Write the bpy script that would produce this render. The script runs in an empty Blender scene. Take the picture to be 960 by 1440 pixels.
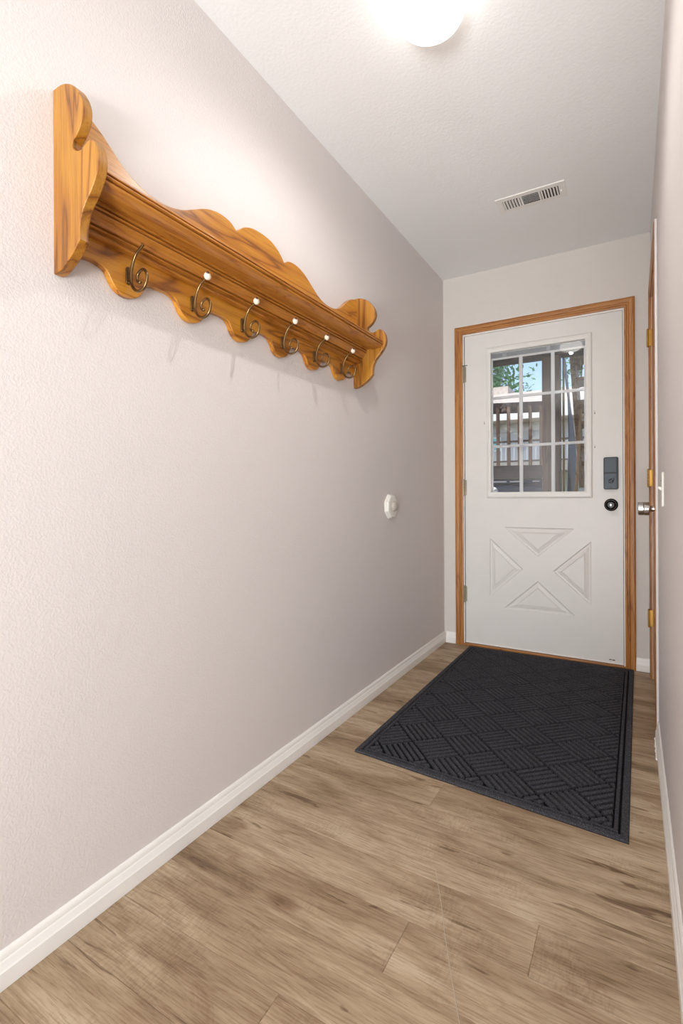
import bpy, bmesh, math, random
from mathutils import Vector, Matrix
from mathutils.geometry import tessellate_polygon
C = bpy.context.scene.collection
R = math.radians
random.seed(7)
XL, YD, XR, HC = -1.1007, 3.2256, 0.0879, 2.44     # left wall, door wall, right wall, ceiling

# ------------------------------------------------------------------ materials
def new_mat(name):
    m = bpy.data.materials.new(name); m.use_nodes = True
    nt = m.node_tree; nt.nodes.clear()
    o = nt.nodes.new('ShaderNodeOutputMaterial'); b = nt.nodes.new('ShaderNodeBsdfPrincipled')
    nt.links.new(b.outputs[0], o.inputs[0])
    return m, nt, b
def srgb(r, g, b):
    f = lambda c: (c/255)/12.92 if c/255 <= .04045 else ((c/255+.055)/1.055)**2.4
    return (f(r), f(g), f(b), 1)
def noise(nt, vec, scale, detail=3, rough=.5, dist=0):
    n = nt.nodes.new('ShaderNodeTexNoise'); n.inputs['Scale'].default_value = scale
    n.inputs['Detail'].default_value = detail; n.inputs['Roughness'].default_value = rough
    n.inputs['Distortion'].default_value = dist
    if vec: nt.links.new(vec, n.inputs['Vector'])
    return n
def mapping(nt, scale, rot=(0,0,0), src='Object', loc=(0,0,0)):
    t = nt.nodes.new('ShaderNodeTexCoord'); mp = nt.nodes.new('ShaderNodeMapping')
    mp.inputs['Scale'].default_value = scale; mp.inputs['Rotation'].default_value = rot
    mp.inputs['Location'].default_value = loc
    nt.links.new(t.outputs[src], mp.inputs['Vector']); return mp.outputs[0]
def ramp(nt, fac, stops):
    r = nt.nodes.new('ShaderNodeValToRGB'); e = r.color_ramp.elements
    while len(e) < len(stops): e.new(.5)
    for k, (p, c) in enumerate(stops): e[k].position = p; e[k].color = c
    nt.links.new(fac, r.inputs[0]); return r
def bump(nt, b, height, strength, dist):
    n = nt.nodes.new('ShaderNodeBump'); n.inputs['Strength'].default_value = strength
    n.inputs['Distance'].default_value = dist
    nt.links.new(height, n.inputs['Height']); nt.links.new(n.outputs[0], b.inputs['Normal']); return n
def math_n(nt, op, a, b=None, c=None):
    n = nt.nodes.new('ShaderNodeMath'); n.operation = op
    for i, v in enumerate((a, b, c)):
        if v is None: continue
        if isinstance(v, (int, float)): n.inputs[i].default_value = v
        else: nt.links.new(v, n.inputs[i])
    return n.outputs[0]
def mixc(nt, fac, a, b, mode='MIX'):
    n = nt.nodes.new('ShaderNodeMix'); n.data_type = 'RGBA'; n.blend_type = mode
    for idx, v in ((0, fac), (6, a), (7, b)):
        if isinstance(v, (int, float)): n.inputs[idx].default_value = v
        elif isinstance(v, tuple): n.inputs[idx].default_value = v
        else: nt.links.new(v, n.inputs[idx])
    return n.outputs[2]
def plain(name, col, rough=.5, metal=0, bumps=None, var=.04, spec=.5):
    m, nt, b = new_mat(name)
    v = mapping(nt, (1, 1, 1))
    n = noise(nt, v, 9, 4)
    c0 = tuple(x*(1-var) for x in col[:3])+(1,); c1 = tuple(min(1, x*(1+var)) for x in col[:3])+(1,)
    r = ramp(nt, n.outputs['Fac'], [(.3, c0), (.7, c1)])
    nt.links.new(r.outputs[0], b.inputs['Base Color'])
    b.inputs['Roughness'].default_value = rough; b.inputs['Metallic'].default_value = metal
    b.inputs['Specular IOR Level'].default_value = spec
    if bumps:
        n2 = noise(nt, v, bumps[0], 3, .55); bump(nt, b, n2.outputs['Fac'], bumps[1], bumps[2])
    return m
def wall_paint(name, col, rough=.55, scale=170, st=.28, dist=.0012):
    m, nt, b = new_mat(name); v = mapping(nt, (1, 1, 1))
    n = noise(nt, v, 2.2, 4); c0 = tuple(x*.975 for x in col[:3])+(1,)
    r = ramp(nt, n.outputs['Fac'], [(.3, c0), (.7, col)]); nt.links.new(r.outputs[0], b.inputs['Base Color'])
    n2 = noise(nt, v, scale, 4, .55, .3); n3 = noise(nt, v, scale*.35, 2)
    r2 = ramp(nt, n2.outputs['Fac'], [(.42, (0,0,0,1)), (.62, (1,1,1,1))])
    h = math_n(nt, 'ADD', r2.outputs[0], n3.outputs['Fac'])
    bump(nt, b, h, st, dist); b.inputs['Roughness'].default_value = rough
    return m
def oak(name, axis, light, mid, dark, rough=.34, s=1.0, coat=.25, seed=0):
    # grain runs along the given object axis
    m, nt, b = new_mat(name)
    k = {'x': (.09, 1, 1), 'y': (1, .09, 1), 'z': (1, 1, .09)}[axis]
    v = mapping(nt, tuple(a*s for a in k), loc=(seed, seed*1.7, seed*.6))
    kf = {'x': (.02, 1, 1), 'y': (1, .02, 1), 'z': (1, 1, .02)}[axis]
    vf = mapping(nt, tuple(a*s for a in kf))
    big = noise(nt, v, 9, 3, .5, .8)
    rings = math_n(nt, 'FRACT', math_n(nt, 'MULTIPLY', big.outputs['Fac'], 7.0))
    tri = math_n(nt, 'ABSOLUTE', math_n(nt, 'SUBTRACT', rings, .5))
    fib = noise(nt, vf, 300, 4, .7)
    med = noise(nt, v, 38, 4, .6, .4)
    c = ramp(nt, tri, [(0.0, dark), (.09, mid), (.30, light), (.5, light)])
    c2 = ramp(nt, fib.outputs['Fac'], [(.34, (.62,.52,.42,1)), (.50, (1,1,1,1))])
    c3 = ramp(nt, med.outputs['Fac'], [(.3, (.86,.83,.8,1)), (.6, (1.0,1.0,1.0,1))])
    o1 = mixc(nt, .85, c.outputs[0], c2.outputs[0], 'MULTIPLY')
    o2 = mixc(nt, .8, o1, c3.outputs[0], 'MULTIPLY')
    nt.links.new(o2, b.inputs['Base Color']); b.inputs['Roughness'].default_value = rough
    b.inputs['Coat Weight'].default_value = coat; b.inputs['Coat Roughness'].default_value = .18
    bump(nt, b, fib.outputs['Fac'], .08, .001)
    return m

M = {}
M['wall'] = wall_paint('wall paint greige', srgb(220, 213, 210))
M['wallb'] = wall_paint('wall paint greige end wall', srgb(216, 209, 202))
M['ceil'] = wall_paint('ceiling white', srgb(242, 242, 241), .8, 95, .2, .0012)
M['trim'] = plain('trim white paint', srgb(240, 237, 232), .4, 0, (60, .15, .001), .02)
M['door'] = plain('door white paint', srgb(224, 221, 216), .38, 0, (45, .08, .001), .015)
M['doorframe'] = plain('lite frame white', srgb(228, 226, 220), .35, 0, None, .01)
M['muntin'] = plain('muntin white', srgb(246, 246, 246), .4, 0, None, .01)
L_, M_, D_ = srgb(204, 140, 42), srgb(186, 118, 30), srgb(134, 78, 20)
M['oak_y'] = oak('honey oak along shelf', 'y', L_, M_, D_, .32)
M['oak_z'] = oak('honey oak upright', 'z', srgb(174, 120, 40), srgb(156, 99, 28), srgb(112, 66, 18), .38, 1.0, .1, 2.3)
M['oak_s'] = oak('honey oak straight grain', 'y', srgb(186, 122, 46), srgb(176, 110, 38), srgb(150, 88, 28), .36, 2.2, .25, 6.1)
Lc, Mc, Dc = srgb(184, 124, 60), srgb(172, 111, 50), srgb(144, 88, 36)
M['case_z'] = oak('oak casing upright', 'z', Lc, Mc, Dc, .4, 1.6, .15, 5.1)
M['case_x'] = oak('oak casing across', 'x', Lc, Mc, Dc, .4, 1.6, .15, 3.1)
M['case_y'] = oak('oak casing along', 'y', Lc, Mc, Dc, .4, 1.6, .15, 3.1)
M['bronze'] = plain('antique brass', srgb(122, 96, 62), .3, .9, (80, .1, .0005), .25)
M['brass'] = plain('polished brass', srgb(176, 134, 66), .38, .85, None, .08)
M['oldhinge'] = plain('tarnished hinge', srgb(160, 150, 128), .4, .6, (200, .3, .0005), .2)
M['nickel'] = plain('satin nickel', srgb(205, 203, 200), .2, 1, None, .03)
M['ceramic'] = plain('cream ceramic', srgb(240, 226, 205), .2, 0, None, .03)
M['brownspot'] = plain('brown knob screw', srgb(92, 50, 30), .4)
M['lockblk'] = plain('lock dark slate', srgb(48, 56, 63), .38, .2, None, .06)
M['black'] = plain('black metal', srgb(26, 25, 26), .3, .5, None, .1)
M['bumper'] = plain('grey rubber bumper', srgb(176, 168, 158), .6)
M['dark'] = plain('dark void', srgb(40, 38, 36), .9)
M['blind'] = plain('blind slats grey', srgb(178, 182, 188), .5)
M['plate'] = plain('switch plate', srgb(232, 228, 220), .3, 0, None, .01)
M['concrete'] = plain('concrete', srgb(150, 146, 140), .9, 0, (30, .4, .01), .1)
M['deckwood'] = oak('weathered deck timber', 'z', srgb(120, 98, 82), srgb(104, 84, 70), srgb(80, 64, 54), .8, .8, 0, 1)
M['deckwood_x'] = oak('weathered deck timber across', 'x', srgb(82, 70, 68), srgb(72, 62, 60), srgb(56, 48, 46), .8, .8, 0, 4)
M['stairwood'] = oak('stair timber', 'y', srgb(176, 142, 116), srgb(158, 126, 102), srgb(126, 98, 78), .75, .8, 0, 8)
M['lightwood'] = oak('light fresh timber', 'z', srgb(214, 180, 140), srgb(200, 164, 124), srgb(170, 134, 98), .7, 1, 0, 9)
M['roof'] = plain('pale shingle roof', srgb(206, 194, 182), .9, 0, (14, .6, .02), .1)
M['fascia'] = plain('white fascia', srgb(238, 238, 236), .6)
M['sheet'] = plain('dark blue tarp', srgb(42, 60, 92), .5, 0, (6, .6, .03), .25)
M['bin'] = plain('navy plastic bin', srgb(48, 60, 88), .45, 0, None, .15)
M['bark'] = plain('tree bark', srgb(74, 66, 56), .9, 0, (12, .6, .02), .2)
M['leaf'] = plain('green leaves', srgb(86, 140, 84), .6, 0, None, .35)
M['white'] = plain('white plastic bag', srgb(236, 236, 238), .5, 0, (20, .5, .01), .04)
M['red'] = plain('red plastic', srgb(205, 62, 58), .5)
M['grass'] = plain('grass ground', srgb(110, 126, 84), .95, 0, (20, .5, .02), .2)
M['winglass'] = plain('reflective window glass', srgb(120, 196, 204), .12, 0, None, .1)

def siding():
    m, nt, b = new_mat('lap siding'); v = mapping(nt, (1, 1, 1))
    s = nt.nodes.new('ShaderNodeSeparateXYZ'); nt.links.new(v, s.inputs[0])
    f = math_n(nt, 'FRACT', math_n(nt, 'MULTIPLY', s.outputs[2], 7.0))
    bump(nt, b, f, .6, .02); b.inputs['Base Color'].default_value = srgb(196, 198, 202); b.inputs['Roughness'].default_value = .8
    return m
M['siding'] = siding()
def glass():
    m, nt, b = new_mat('clear glass'); b.inputs['Base Color'].default_value = (1,1,1,1)
    b.inputs['Transmission Weight'].default_value = 1; b.inputs['Roughness'].default_value = 0; b.inputs['IOR'].default_value = 1.5
    return m
M['glass'] = glass()
def globe_mat():
    m, nt, b = new_mat('opal globe glass'); b.inputs['Base Color'].default_value = srgb(246, 243, 238)
    b.inputs['Roughness'].default_value = .25
    b.inputs['Emission Color'].default_value = (1, .955, .90, 1); b.inputs['Emission Strength'].default_value = 3.6
    return m
M['globe'] = globe_mat()
def floor_mat():
    m, nt, b = new_mat('vinyl plank')
    at = nt.nodes.new('ShaderNodeAttribute'); at.attribute_name = 'plank'; at.attribute_type = 'GEOMETRY'
    tc = nt.nodes.new('ShaderNodeTexCoord')
    off = nt.nodes.new('ShaderNodeVectorMath'); off.operation = 'MULTIPLY_ADD'
    nt.links.new(at.outputs['Color'], off.inputs[0]); off.inputs[1].default_value = (7, 5, 9); nt.links.new(tc.outputs['Object'], off.inputs[2])
    def mp(sc):
        n = nt.nodes.new('ShaderNodeMapping'); n.inputs['Scale'].default_value = sc; nt.links.new(off.outputs[0], n.inputs['Vector']); return n.outputs[0]
    v1 = mp((.22, 1, 1)); v2 = mp((.045, 1, 1)); v6 = mp((.12, 1, 1)); v3 = mp((.5, 1, 1)); v4 = mp((1, 1, 1)); v5 = mp((3.2, .8, 1))
    big = noise(nt, v1, 8, 7, .66, .35)
    base = ramp(nt, big.outputs['Fac'], [(.28, srgb(112, 89, 66)), (.41, srgb(158, 134, 106)), (.56, srgb(188, 166, 138)), (.74, srgb(214, 197, 172))])
    fib = noise(nt, v2, 230, 5, .7, .2)
    fr = ramp(nt, fib.outputs['Fac'], [(.38, (.60,.54,.48,1)), (.53, (1,1,1,1))])
    c = mixc(nt, .75, base.outputs[0], fr.outputs[0], 'MULTIPLY')
    # band of darker growth
    bn = noise(nt, v1, 17, 4, .7, 1.2)
    br = ramp(nt, bn.outputs['Fac'], [(.33, (.66,.58,.5,1)), (.46, (1,1,1,1))])
    c = mixc(nt, .7, c, br.outputs[0], 'MULTIPLY')
    ck = noise(nt, v6, 34, 3, .6, .8)
    ckr = ramp(nt, ck.outputs['Fac'], [(.32, (.34,.26,.2,1)), (.365, (1,1,1,1))])
    c = mixc(nt, .75, c, ckr.outputs[0], 'MULTIPLY')
    # cross saw marks
    sw = noise(nt, v5, 60, 2, .5); sm = noise(nt, v4, 5, 2)
    sr = ramp(nt, sw.outputs['Fac'], [(.42, (.86,.84,.82,1)), (.52, (1,1,1,1))])
    smr = ramp(nt, sm.outputs['Fac'], [(.5, (0,0,0,1)), (.6, (.8,.8,.8,1))])
    c = mixc(nt, smr.outputs[0], c, mixc(nt, 1.0, c, sr.outputs[0], 'MULTIPLY'))
    # knots
    vo = nt.nodes.new('ShaderNodeTexVoronoi'); vo.inputs['Scale'].default_value = 4.2; nt.links.new(v3, vo.inputs['Vector'])
    kr = ramp(nt, vo.outputs['Distance'], [(.0, (.36,.27,.2,1)), (.06, (.58,.48,.39,1)), (.13, (1,1,1,1))])
    c = mixc(nt, .8, c, kr.outputs[0], 'MULTIPLY')
    # tone of each plank
    sp = nt.nodes.new('ShaderNodeSeparateColor'); nt.links.new(at.outputs['Color'], sp.inputs[0])
    tone = ramp(nt, sp.outputs[0], [(0, (.86,.83,.80,1)), (.5, (.97,.96,.95,1)), (1, (1.0,1.0,1.0,1))])
    c = mixc(nt, 1.0, c, tone.outputs[0], 'MULTIPLY')
    nt.links.new(c, b.inputs['Base Color'])
    rr = ramp(nt, fib.outputs['Fac'], [(.3, (.55,.55,.55,1)), (.7, (.42,.42,.42,1))]); nt.links.new(rr.outputs[0], b.inputs['Roughness'])
    b.inputs['Specular IOR Level'].default_value = .4
    bump(nt, b, fib.outputs['Fac'], .12, .001)
    return m
M['floor'] = floor_mat()
def rug_mat(name, base, fleck):
    m, nt, b = new_mat(name); v = mapping(nt, (1, 1, 1))
    n = noise(nt, v, 420, 2, .7); n2 = noise(nt, v, 1500, 2, .6)
    r = ramp(nt, n.outputs['Fac'], [(.35, base), (.58, tuple(x*1.5 for x in base[:3])+(1,)), (.70, fleck)])
    nt.links.new(r.outputs[0], b.inputs['Base Color']); b.inputs['Roughness'].default_value = .95
    b.inputs['Specular IOR Level'].default_value = .15
    h = math_n(nt, 'ADD', n.outputs['Fac'], n2.outputs['Fac']); bump(nt, b, h, .8, .003)
    return m
M['rug'] = rug_mat('charcoal carpet pile', srgb(60, 60, 64), srgb(140, 140, 148))
M['rugbase'] = rug_mat('dark rubber grooves', srgb(15, 15, 17), srgb(30, 30, 34))

# ------------------------------------------------------------------ mesh helpers
def link(name, me, mat, parent=None, smooth=False):
    me.update()
    o = bpy.data.objects.new(name, me); C.objects.link(o)
    mats = mat if isinstance(mat, list) else [mat]
    for mm in mats: me.materials.append(mm)
    if parent:
        base = Vector(parent.get('_w', (0, 0, 0)))
        me.transform(Matrix.Translation(-base)); o.parent = parent
        o['_w'] = tuple(base)
    if smooth:
        for p in me.polygons: p.use_smooth = True
    return o
def obj(name, bm, mat, parent=None, bev=0, smooth=False, seg=2, angle=None):
    bmesh.ops.recalc_face_normals(bm, faces=bm.faces)
    me = bpy.data.meshes.new(name); bm.to_mesh(me); bm.free()
    o = link(name, me, mat, parent, smooth)
    if bev:
        md = o.modifiers.new('Bevel', 'BEVEL'); md.width = bev; md.segments = seg; md.limit_method = 'ANGLE'; md.angle_limit = R(angle or 40)
    if smooth == 'auto' or bev:
        for p in me.polygons: p.use_smooth = True
        try:
            me.set_sharp_from_angle(angle=R(35))
        except Exception: pass
    return o
def root(name, loc, label=None, cat=None, group=None, kind=None):
    o = bpy.data.objects.new(name, None); C.objects.link(o); o.location = loc; o['_w'] = tuple(loc); o.empty_display_size = .1
    tag(o, label, cat, group, kind); return o
def tag(o, label=None, cat=None, group=None, kind=None):
    if label: o['label'] = label
    if cat: o['category'] = cat
    if group: o['group'] = group
    if kind: o['kind'] = kind
    return o
def box(bm, x0, x1, y0, y1, z0, z1):
    vs = [bm.verts.new((x, y, z)) for x in (x0, x1) for y in (y0, y1) for z in (z0, z1)]
    for f in ((0,1,3,2), (4,6,7,5), (0,4,5,1), (2,3,7,6), (0,2,6,4), (1,5,7,3)): bm.faces.new([vs[i] for i in f])
    return vs
def B(*boxes):
    bm = bmesh.new()
    for b in boxes: box(bm, *b)
    return bm
def prism(bm, pts, plane, a, b):
    # closed outline pts (u,v) extruded along the third axis from a to b
    def P(u, v, w): return {'x': (w, u, v), 'y': (u, w, v), 'z': (u, v, w)}[plane]
    A = [bm.verts.new(P(u, v, a)) for u, v in pts]; Bv = [bm.verts.new(P(u, v, b)) for u, v in pts]
    n = len(pts)
    for i in range(n): bm.faces.new([A[i], A[(i+1) % n], Bv[(i+1) % n], Bv[i]])
    bm.faces.new(A); bm.faces.new(Bv[::-1])
def lathe(bm, prof, o, d, seg=40):
    # prof: (t along d, radius)
    d = Vector(d).normalized(); a = d.orthogonal().normalized(); c = d.cross(a); o = Vector(o)
    rings = []
    for t, r in prof:
        if r < 1e-6: rings.append([bm.verts.new(o+d*t)])
        else: rings.append([bm.verts.new(o+d*t+(a*math.cos(2*math.pi*k/seg)+c*math.sin(2*math.pi*k/seg))*r) for k in range(seg)])
    for r0, r1 in zip(rings, rings[1:]):
        for k in range(seg):
            k2 = (k+1) % seg
            if len(r0) == 1 and len(r1) == 1: continue
            if len(r0) == 1: bm.faces.new([r0[0], r1[k], r1[k2]])
            elif len(r1) == 1: bm.faces.new([r0[k], r0[k2], r1[0]])
            else: bm.faces.new([r0[k], r0[k2], r1[k2], r1[k]])
    for rg in (rings[0], rings[-1]):
        if len(rg) > 1: bm.faces.new(rg)
def smooth_path(pts, n=6):
    out = []
    P = [Vector(p) for p in pts]
    for i in range(len(P)-1):
        p0 = P[max(i-1, 0)]; p1 = P[i]; p2 = P[i+1]; p3 = P[min(i+2, len(P)-1)]
        for k in range(n):
            t = k/n
            out.append(.5*((2*p1)+(-p0+p2)*t+(2*p0-5*p1+4*p2-p3)*t*t+(-p0+3*p1-3*p2+p3)*t**3))
    out.append(P[-1]); return out
def tube(bm, pts, rad, seg=12, ball=False):
    prev = None; n = len(pts)
    for i, p in enumerate(pts):
        t = (pts[min(i+1, n-1)]-pts[max(i-1, 0)]).normalized()
        if prev is None: a = t.orthogonal().normalized()
        else: a = (pa-t*pa.dot(t)).normalized()
        pa = a; c = t.cross(a); r = rad(i/(n-1)) if callable(rad) else rad
        ring = [bm.verts.new(p+(a*math.cos(2*math.pi*k/seg)+c*math.sin(2*math.pi*k/seg))*r) for k in range(seg)]
        if prev:
            for k in range(seg): bm.faces.new([prev[k], prev[(k+1) % seg], ring[(k+1) % seg], ring[k]])
        else: bm.faces.new(ring[::-1])
        prev = ring
    bm.faces.new(prev)
def sphere(bm, c, r, sc=(1,1,1), u=20, v=14):
    bmesh.ops.create_uvsphere(bm, u_segments=u, v_segments=v, radius=r, matrix=Matrix.Translation(c) @ Matrix.Diagonal((*sc, 1)))

# ------------------------------------------------------------------ the room shell
Y0, XF = -3.6, 2.6          # the room opens up behind the camera
def struct(name, bm, mat, **k):
    o = obj(name, bm, mat, **k); o['kind'] = 'structure'; return o
struct('wall_left', B((XL-.12, XL, Y0-.12, YD+.12, -.05, HC)), M['wall'])
# door wall around the door opening
dl, dr, dtz = -.966, -.0375, 2.046
struct('wall_back', B((XL, dl, YD, YD+.12, -.05, HC), (dr, XR, YD, YD+.12, -.05, HC), (dl, dr, YD, YD+.12, dtz, HC), (XR, XF+.12, YD, YD+.12, -.05, HC)), M['wallb'])
# right wall with closet opening
cy0, cy1, ctz = 2.415, 3.112, 2.045
RE = -.28
struct('wall_right', B((XR, XR+.11, RE, cy0, -.05, HC), (XR, XR+.11, cy1, YD, -.05, HC), (XR, XR+.11, cy0, cy1, ctz, HC)), M['wall'])
struct('ceiling', B((XL-.12, XF+.12, Y0-.12, YD+.12, HC, HC+.12)), M['ceil'])
# back part of the house: rear wall with a wide opening added for the fill light, far side wall
rw0, rw1, rwz = -.4, 2.2, 2.2
struct('wall_rear', B((XL, rw0, Y0-.12, Y0, -.05, HC), (rw1, XF, Y0-.12, Y0, -.05, HC), (rw0, rw1, Y0-.12, Y0, rwz, HC)), M['wall'])
struct('wall_far_right', B((XF, XF+.12, Y0-.12, YD, -.05, HC)), M['wall'])
struct('wall_partition', B((XR+.11, XF, RE, RE+.11, -.05, HC)), M['wall'])

# floor: planks run across the hall, one mesh, each plank tinted by an attribute
def build_floor():
    me = bpy.data.meshes.new('floor'); verts = []; faces = []; cols = []
    P = .1425; g = .0013; known = {4: -.607, 5: None, 6: -.45, 7: -.189, 8: None, 10: -.56}
    rnd = random.Random(3)
    y = .777-P*31; row = -26
    tones = {5: .5, 6: .62, 4: .12, 3: .55, 7: .75, 8: .8, 9: .72, 10: .9}
    def slab(x0, x1, y0, y1, c):
        n = len(verts); z = 0
        verts.extend([(x0+g, y0+g, z), (x1-g, y0+g, z), (x1-g, y1-g, z), (x0+g, y1-g, z),
                      (x0, y0, -.0016), (x1, y0, -.0016), (x1, y1, -.0016), (x0, y1, -.0016)])
        fs = [(0,1,2,3), (4,5,1,0), (5,6,2,1), (6,7,3,2), (7,4,0,3)]
        for f in fs: faces.append(tuple(n+i for i in f)); cols.append(c)
    while y < YD+.12:
        j = known.get(row) if known.get(row) is not None else rnd.uniform(-2.2, -1.3) if row == 5 else rnd.uniform(-.9, .3)
        if row in (5, 8, 9, 11, 12): j = -1.14
        xs = [j+1.22*k for k in range(-3, 5)]
        for a, b in zip(xs, xs[1:]):
            a2, b2 = max(a, XL-.1), min(b, XF+.1)
            if b2 <= a2: continue
            t = tones.get(row, rnd.random())
            if row == 6 and b > -.44: t = .8
            if row == 4 and b > -.6: t = .6
            if row == 7 and b > -.18: t = .95
            if row == 10 and b <= -.55: t = .7
            slab(a2, b2, y, y+P, (t, rnd.random(), rnd.random(), 1))
        y += P; row += 1
    n = len(verts)
    verts.extend([(XL-.12, Y0-.12, -.0016), (XF+.12, Y0-.12, -.0016), (XF+.12, YD+.12, -.0016), (XL-.12, YD+.12, -.0016),
                  (XL-.12, Y0-.12, -.05), (XF+.12, Y0-.12, -.05), (XF+.12, YD+.12, -.05), (XL-.12, YD+.12, -.05)])
    for f in ((7,6,5,4), (0,4,5,1), (1,5,6,2), (2,6,7,3), (3,7,4,0)):
        faces.append(tuple(n+i for i in f)); cols.append((.2, .2, .2, 1))
    me.from_pydata(verts, [], faces)
    ca = me.color_attributes.new('plank', 'FLOAT_COLOR', 'CORNER')
    for p, c in zip(me.polygons, cols):
        for li in p.loop_indices: ca.data[li].color = c
    o = link('floor', me, M['floor']); o['kind'] = 'structure'; return o
fl = build_floor()
bm = bmesh.new()
tube(bm, smooth_path([(-.4526, 1.2453, 0), (-.4032, 1.1477, 0), (-.3629, 1.0602, 0), (-.3262, .9872, 0), (-.2821, .902, 0)], 6), .0009, 6)
cr = obj('crease', bm, plain('pale crease', srgb(180, 166, 148), .5), fl); cr['label'] = 'thin pale raised crease across the planks'

# baseboards
BP = [(0, 0), (.014, 0), (.0145, .003), (.014, .036), (.011, .040), (.0105, .052), (.0075, .056), (.0075, .064), (.005, .070), (.002, .073), (0, .073)]
def baseboard(name, kind, a, b, wall):
    bm = bmesh.new()
    if kind == 'x+': prism(bm, [(wall+d, z) for d, z in BP], 'y', a, b)     # runs along y, sticks out +x
    if kind == 'x-': prism(bm, [(wall-d, z) for d, z in BP], 'y', a, b)
    if kind == 'y-': prism(bm, [(wall-d, z) for d, z in BP], 'x', a, b)
    return struct(name, bm, M['trim'], bev=.0008)
baseboard('baseboard_left', 'x+', Y0, YD, XL)
baseboard('baseboard_back_left', 'y-', XL+.0145, -1.0190, YD)
baseboard('baseboard_back_right', 'y-', .0120, XR, YD)
br_ = baseboard('baseboard_right', 'x-', RE, 2.352, XR)
# ragged caulk along the bottom of the right baseboard end
bm = bmesh.new()
for k in range(16):
    sphere(bm, Vector((XR-.0135-random.random()*.002, 2.345-k*.012, .004+random.random()*.004)), .004+random.random()*.002, (1, 1.5, 1), 8, 6)
obj('caulk', bm, M['trim'], br_, smooth=True)

# casings: mitred profile swept round three sides
CP = [(0, 0), (0, .009), (.004, .0115), (.010, .0115), (.0125, .009), (.015, .012), (.021, .0125), (.0235, .010), (.026, .013), (.040, .0155), (.046, .0155), (.050, .0135), (.0525, .011), (.0525, 0)]
def casing(name, plane, i0, i1, zt, wall, sgn, mats, width=1.0, dscale=1.0):
    # plane 'y': door wall (u = x); plane 'x': side wall (u = y)
    bm = bmesh.new(); st = []
    def P(u, z, d): return (u, wall+sgn*d, z) if plane == 'y' else (wall+sgn*d, u, z)
    for (u, z, du, dz) in ((i0, 0, -1, 0), (i0, zt, -1, 1), (i1, zt, 1, 1), (i1, 0, 1, 0)):
        st.append([bm.verts.new(P(u+du*w*width, z+dz*w*width, d*dscale)) for w, d in CP])
    n = len(CP)
    for s in range(3):
        for i in range(n):
            f = bm.faces.new([st[s][i], st[s][(i+1) % n], st[s+1][(i+1) % n], st[s+1][i]]); f.material_index = 1 if s == 1 else 0
    bm.faces.new(st[0]); bm.faces.new(st[3][::-1])
    return struct(name, bm, mats, bev=.0006)
casing('trim_1', 'y', -.9665, -.0400, 2.047, YD, -1, [M['case_z'], M['case_x']], 1.0)
casing('trim_2', 'x', cy0+.004, cy1+.004, ctz, XR, -1, [M['case_z'], M['case_y']], 1.0, .82)
ca = obj('paint_edge', B((XR-.0095, XR-.0001, 2.3595, 2.3660, .0, 2.0995)), M['wall'], bpy.data.objects['trim_2'], bev=.002); ca['label'] = 'white paint smeared over the near edge of the casing'
bm = bmesh.new()
tube(bm, smooth_path([(-1.018, YD-.004, 2.1005), (-.9, YD-.004, 2.101), (-.8, YD-.005, 2.1), (-.66, YD-.004, 2.1015), (-.5, YD-.005, 2.1005), (-.35, YD-.004, 2.102), (-.2, YD-.005, 2.1), (.008, YD-.004, 2.1015)], 4), lambda t: .0035+.0015*math.sin(t*37), 8)
obj('paint_edge', bm, M['trim'], bpy.data.objects['trim_1'], smooth=True)
# painted stops / jambs round the front door and oak threshold
struct('trim_3', B((dl, -.960, YD-.001, YD+.12, 0, dtz), (-.0455, dr, YD-.004, YD+.12, 0, dtz), (-.960, -.0455, YD+.0, YD+.12, 2.037, dtz)), M['trim'])
struct('trim_4', B((-.962, -.040, YD-.022, YD+.11, 0, .0135)), M['case_x'], bev=.003)
struct('trim_5', B((XR+.002, XR+.11, cy0-.0001, cy0+.003, 0, ctz), (XR+.002, XR+.11, cy1-.003, cy1, 0, ctz), (XR+.002, XR+.11, cy0, cy1, ctz-.003, ctz)), M['case_z'])

# ------------------------------------------------------------------ front door
FY = YD+.004
d1 = root('door_1', (-.5035, FY+.02, .014), 'white painted front door with nine-light window and crossbuck panels', 'door', kind='structure')
sx0, sx1, sz0, sz1 = -.9545, -.0485, .0155, 2.0355
wx0, wx1, wz0, wz1 = -.790, -.2340, .998, 1.9085
tris = [[(-.710, .785), (-.298, .785), (-.506, .606)], [(-.715, .264), (-.506, .457), (-.296, .264)],
        [(-.798, .714), (-.592, .523), (-.798, .334)], [(-.212, .714), (-.212, .334), (-.420, .523)]]
def inset_poly(p, d):
    n = len(p); c = Vector((sum(a[0] for a in p)/n, sum(a[1] for a in p)/n)); out = []
    for i in range(n):
        a, b, e = Vector(p[i-1]), Vector(p[i]), Vector(p[(i+1) % n])
        n1 = Vector((-(b-a).y, (b-a).x)).normalized(); n2 = Vector((-(e-b).y, (e-b).x)).normalized()
        if n1.dot(c-a) < 0: n1 = -n1
        if n2.dot(c-b) < 0: n2 = -n2
        # solve q.n1=(a.n1)+d ; q.n2=(b.n2)+d
        r1 = a.dot(n1)+d; r2 = b.dot(n2)+d; det = n1.x*n2.y-n1.y*n2.x
        out.append(((r1*n2.y-r2*n1.y)/det, (n1.x*r2-n2.x*r1)/det))
    return out
bm = bmesh.new()
outer = [(sx0, sz0), (sx1, sz0), (sx1, sz1), (sx0, sz1)]
win = [(wx0, wz0), (wx1, wz0), (wx1, wz1), (wx0, wz1)]
loops = [outer, win]+tris
flat = [p for l in loops for p in l]
fv = [bm.verts.new((x, FY, z)) for x, z in flat]
for t in tessellate_polygon([[Vector((x, z, 0)) for x, z in l] for l in loops]):
    try: bm.faces.new([fv[i] for i in t])
    except ValueError: pass
k = 8
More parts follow.
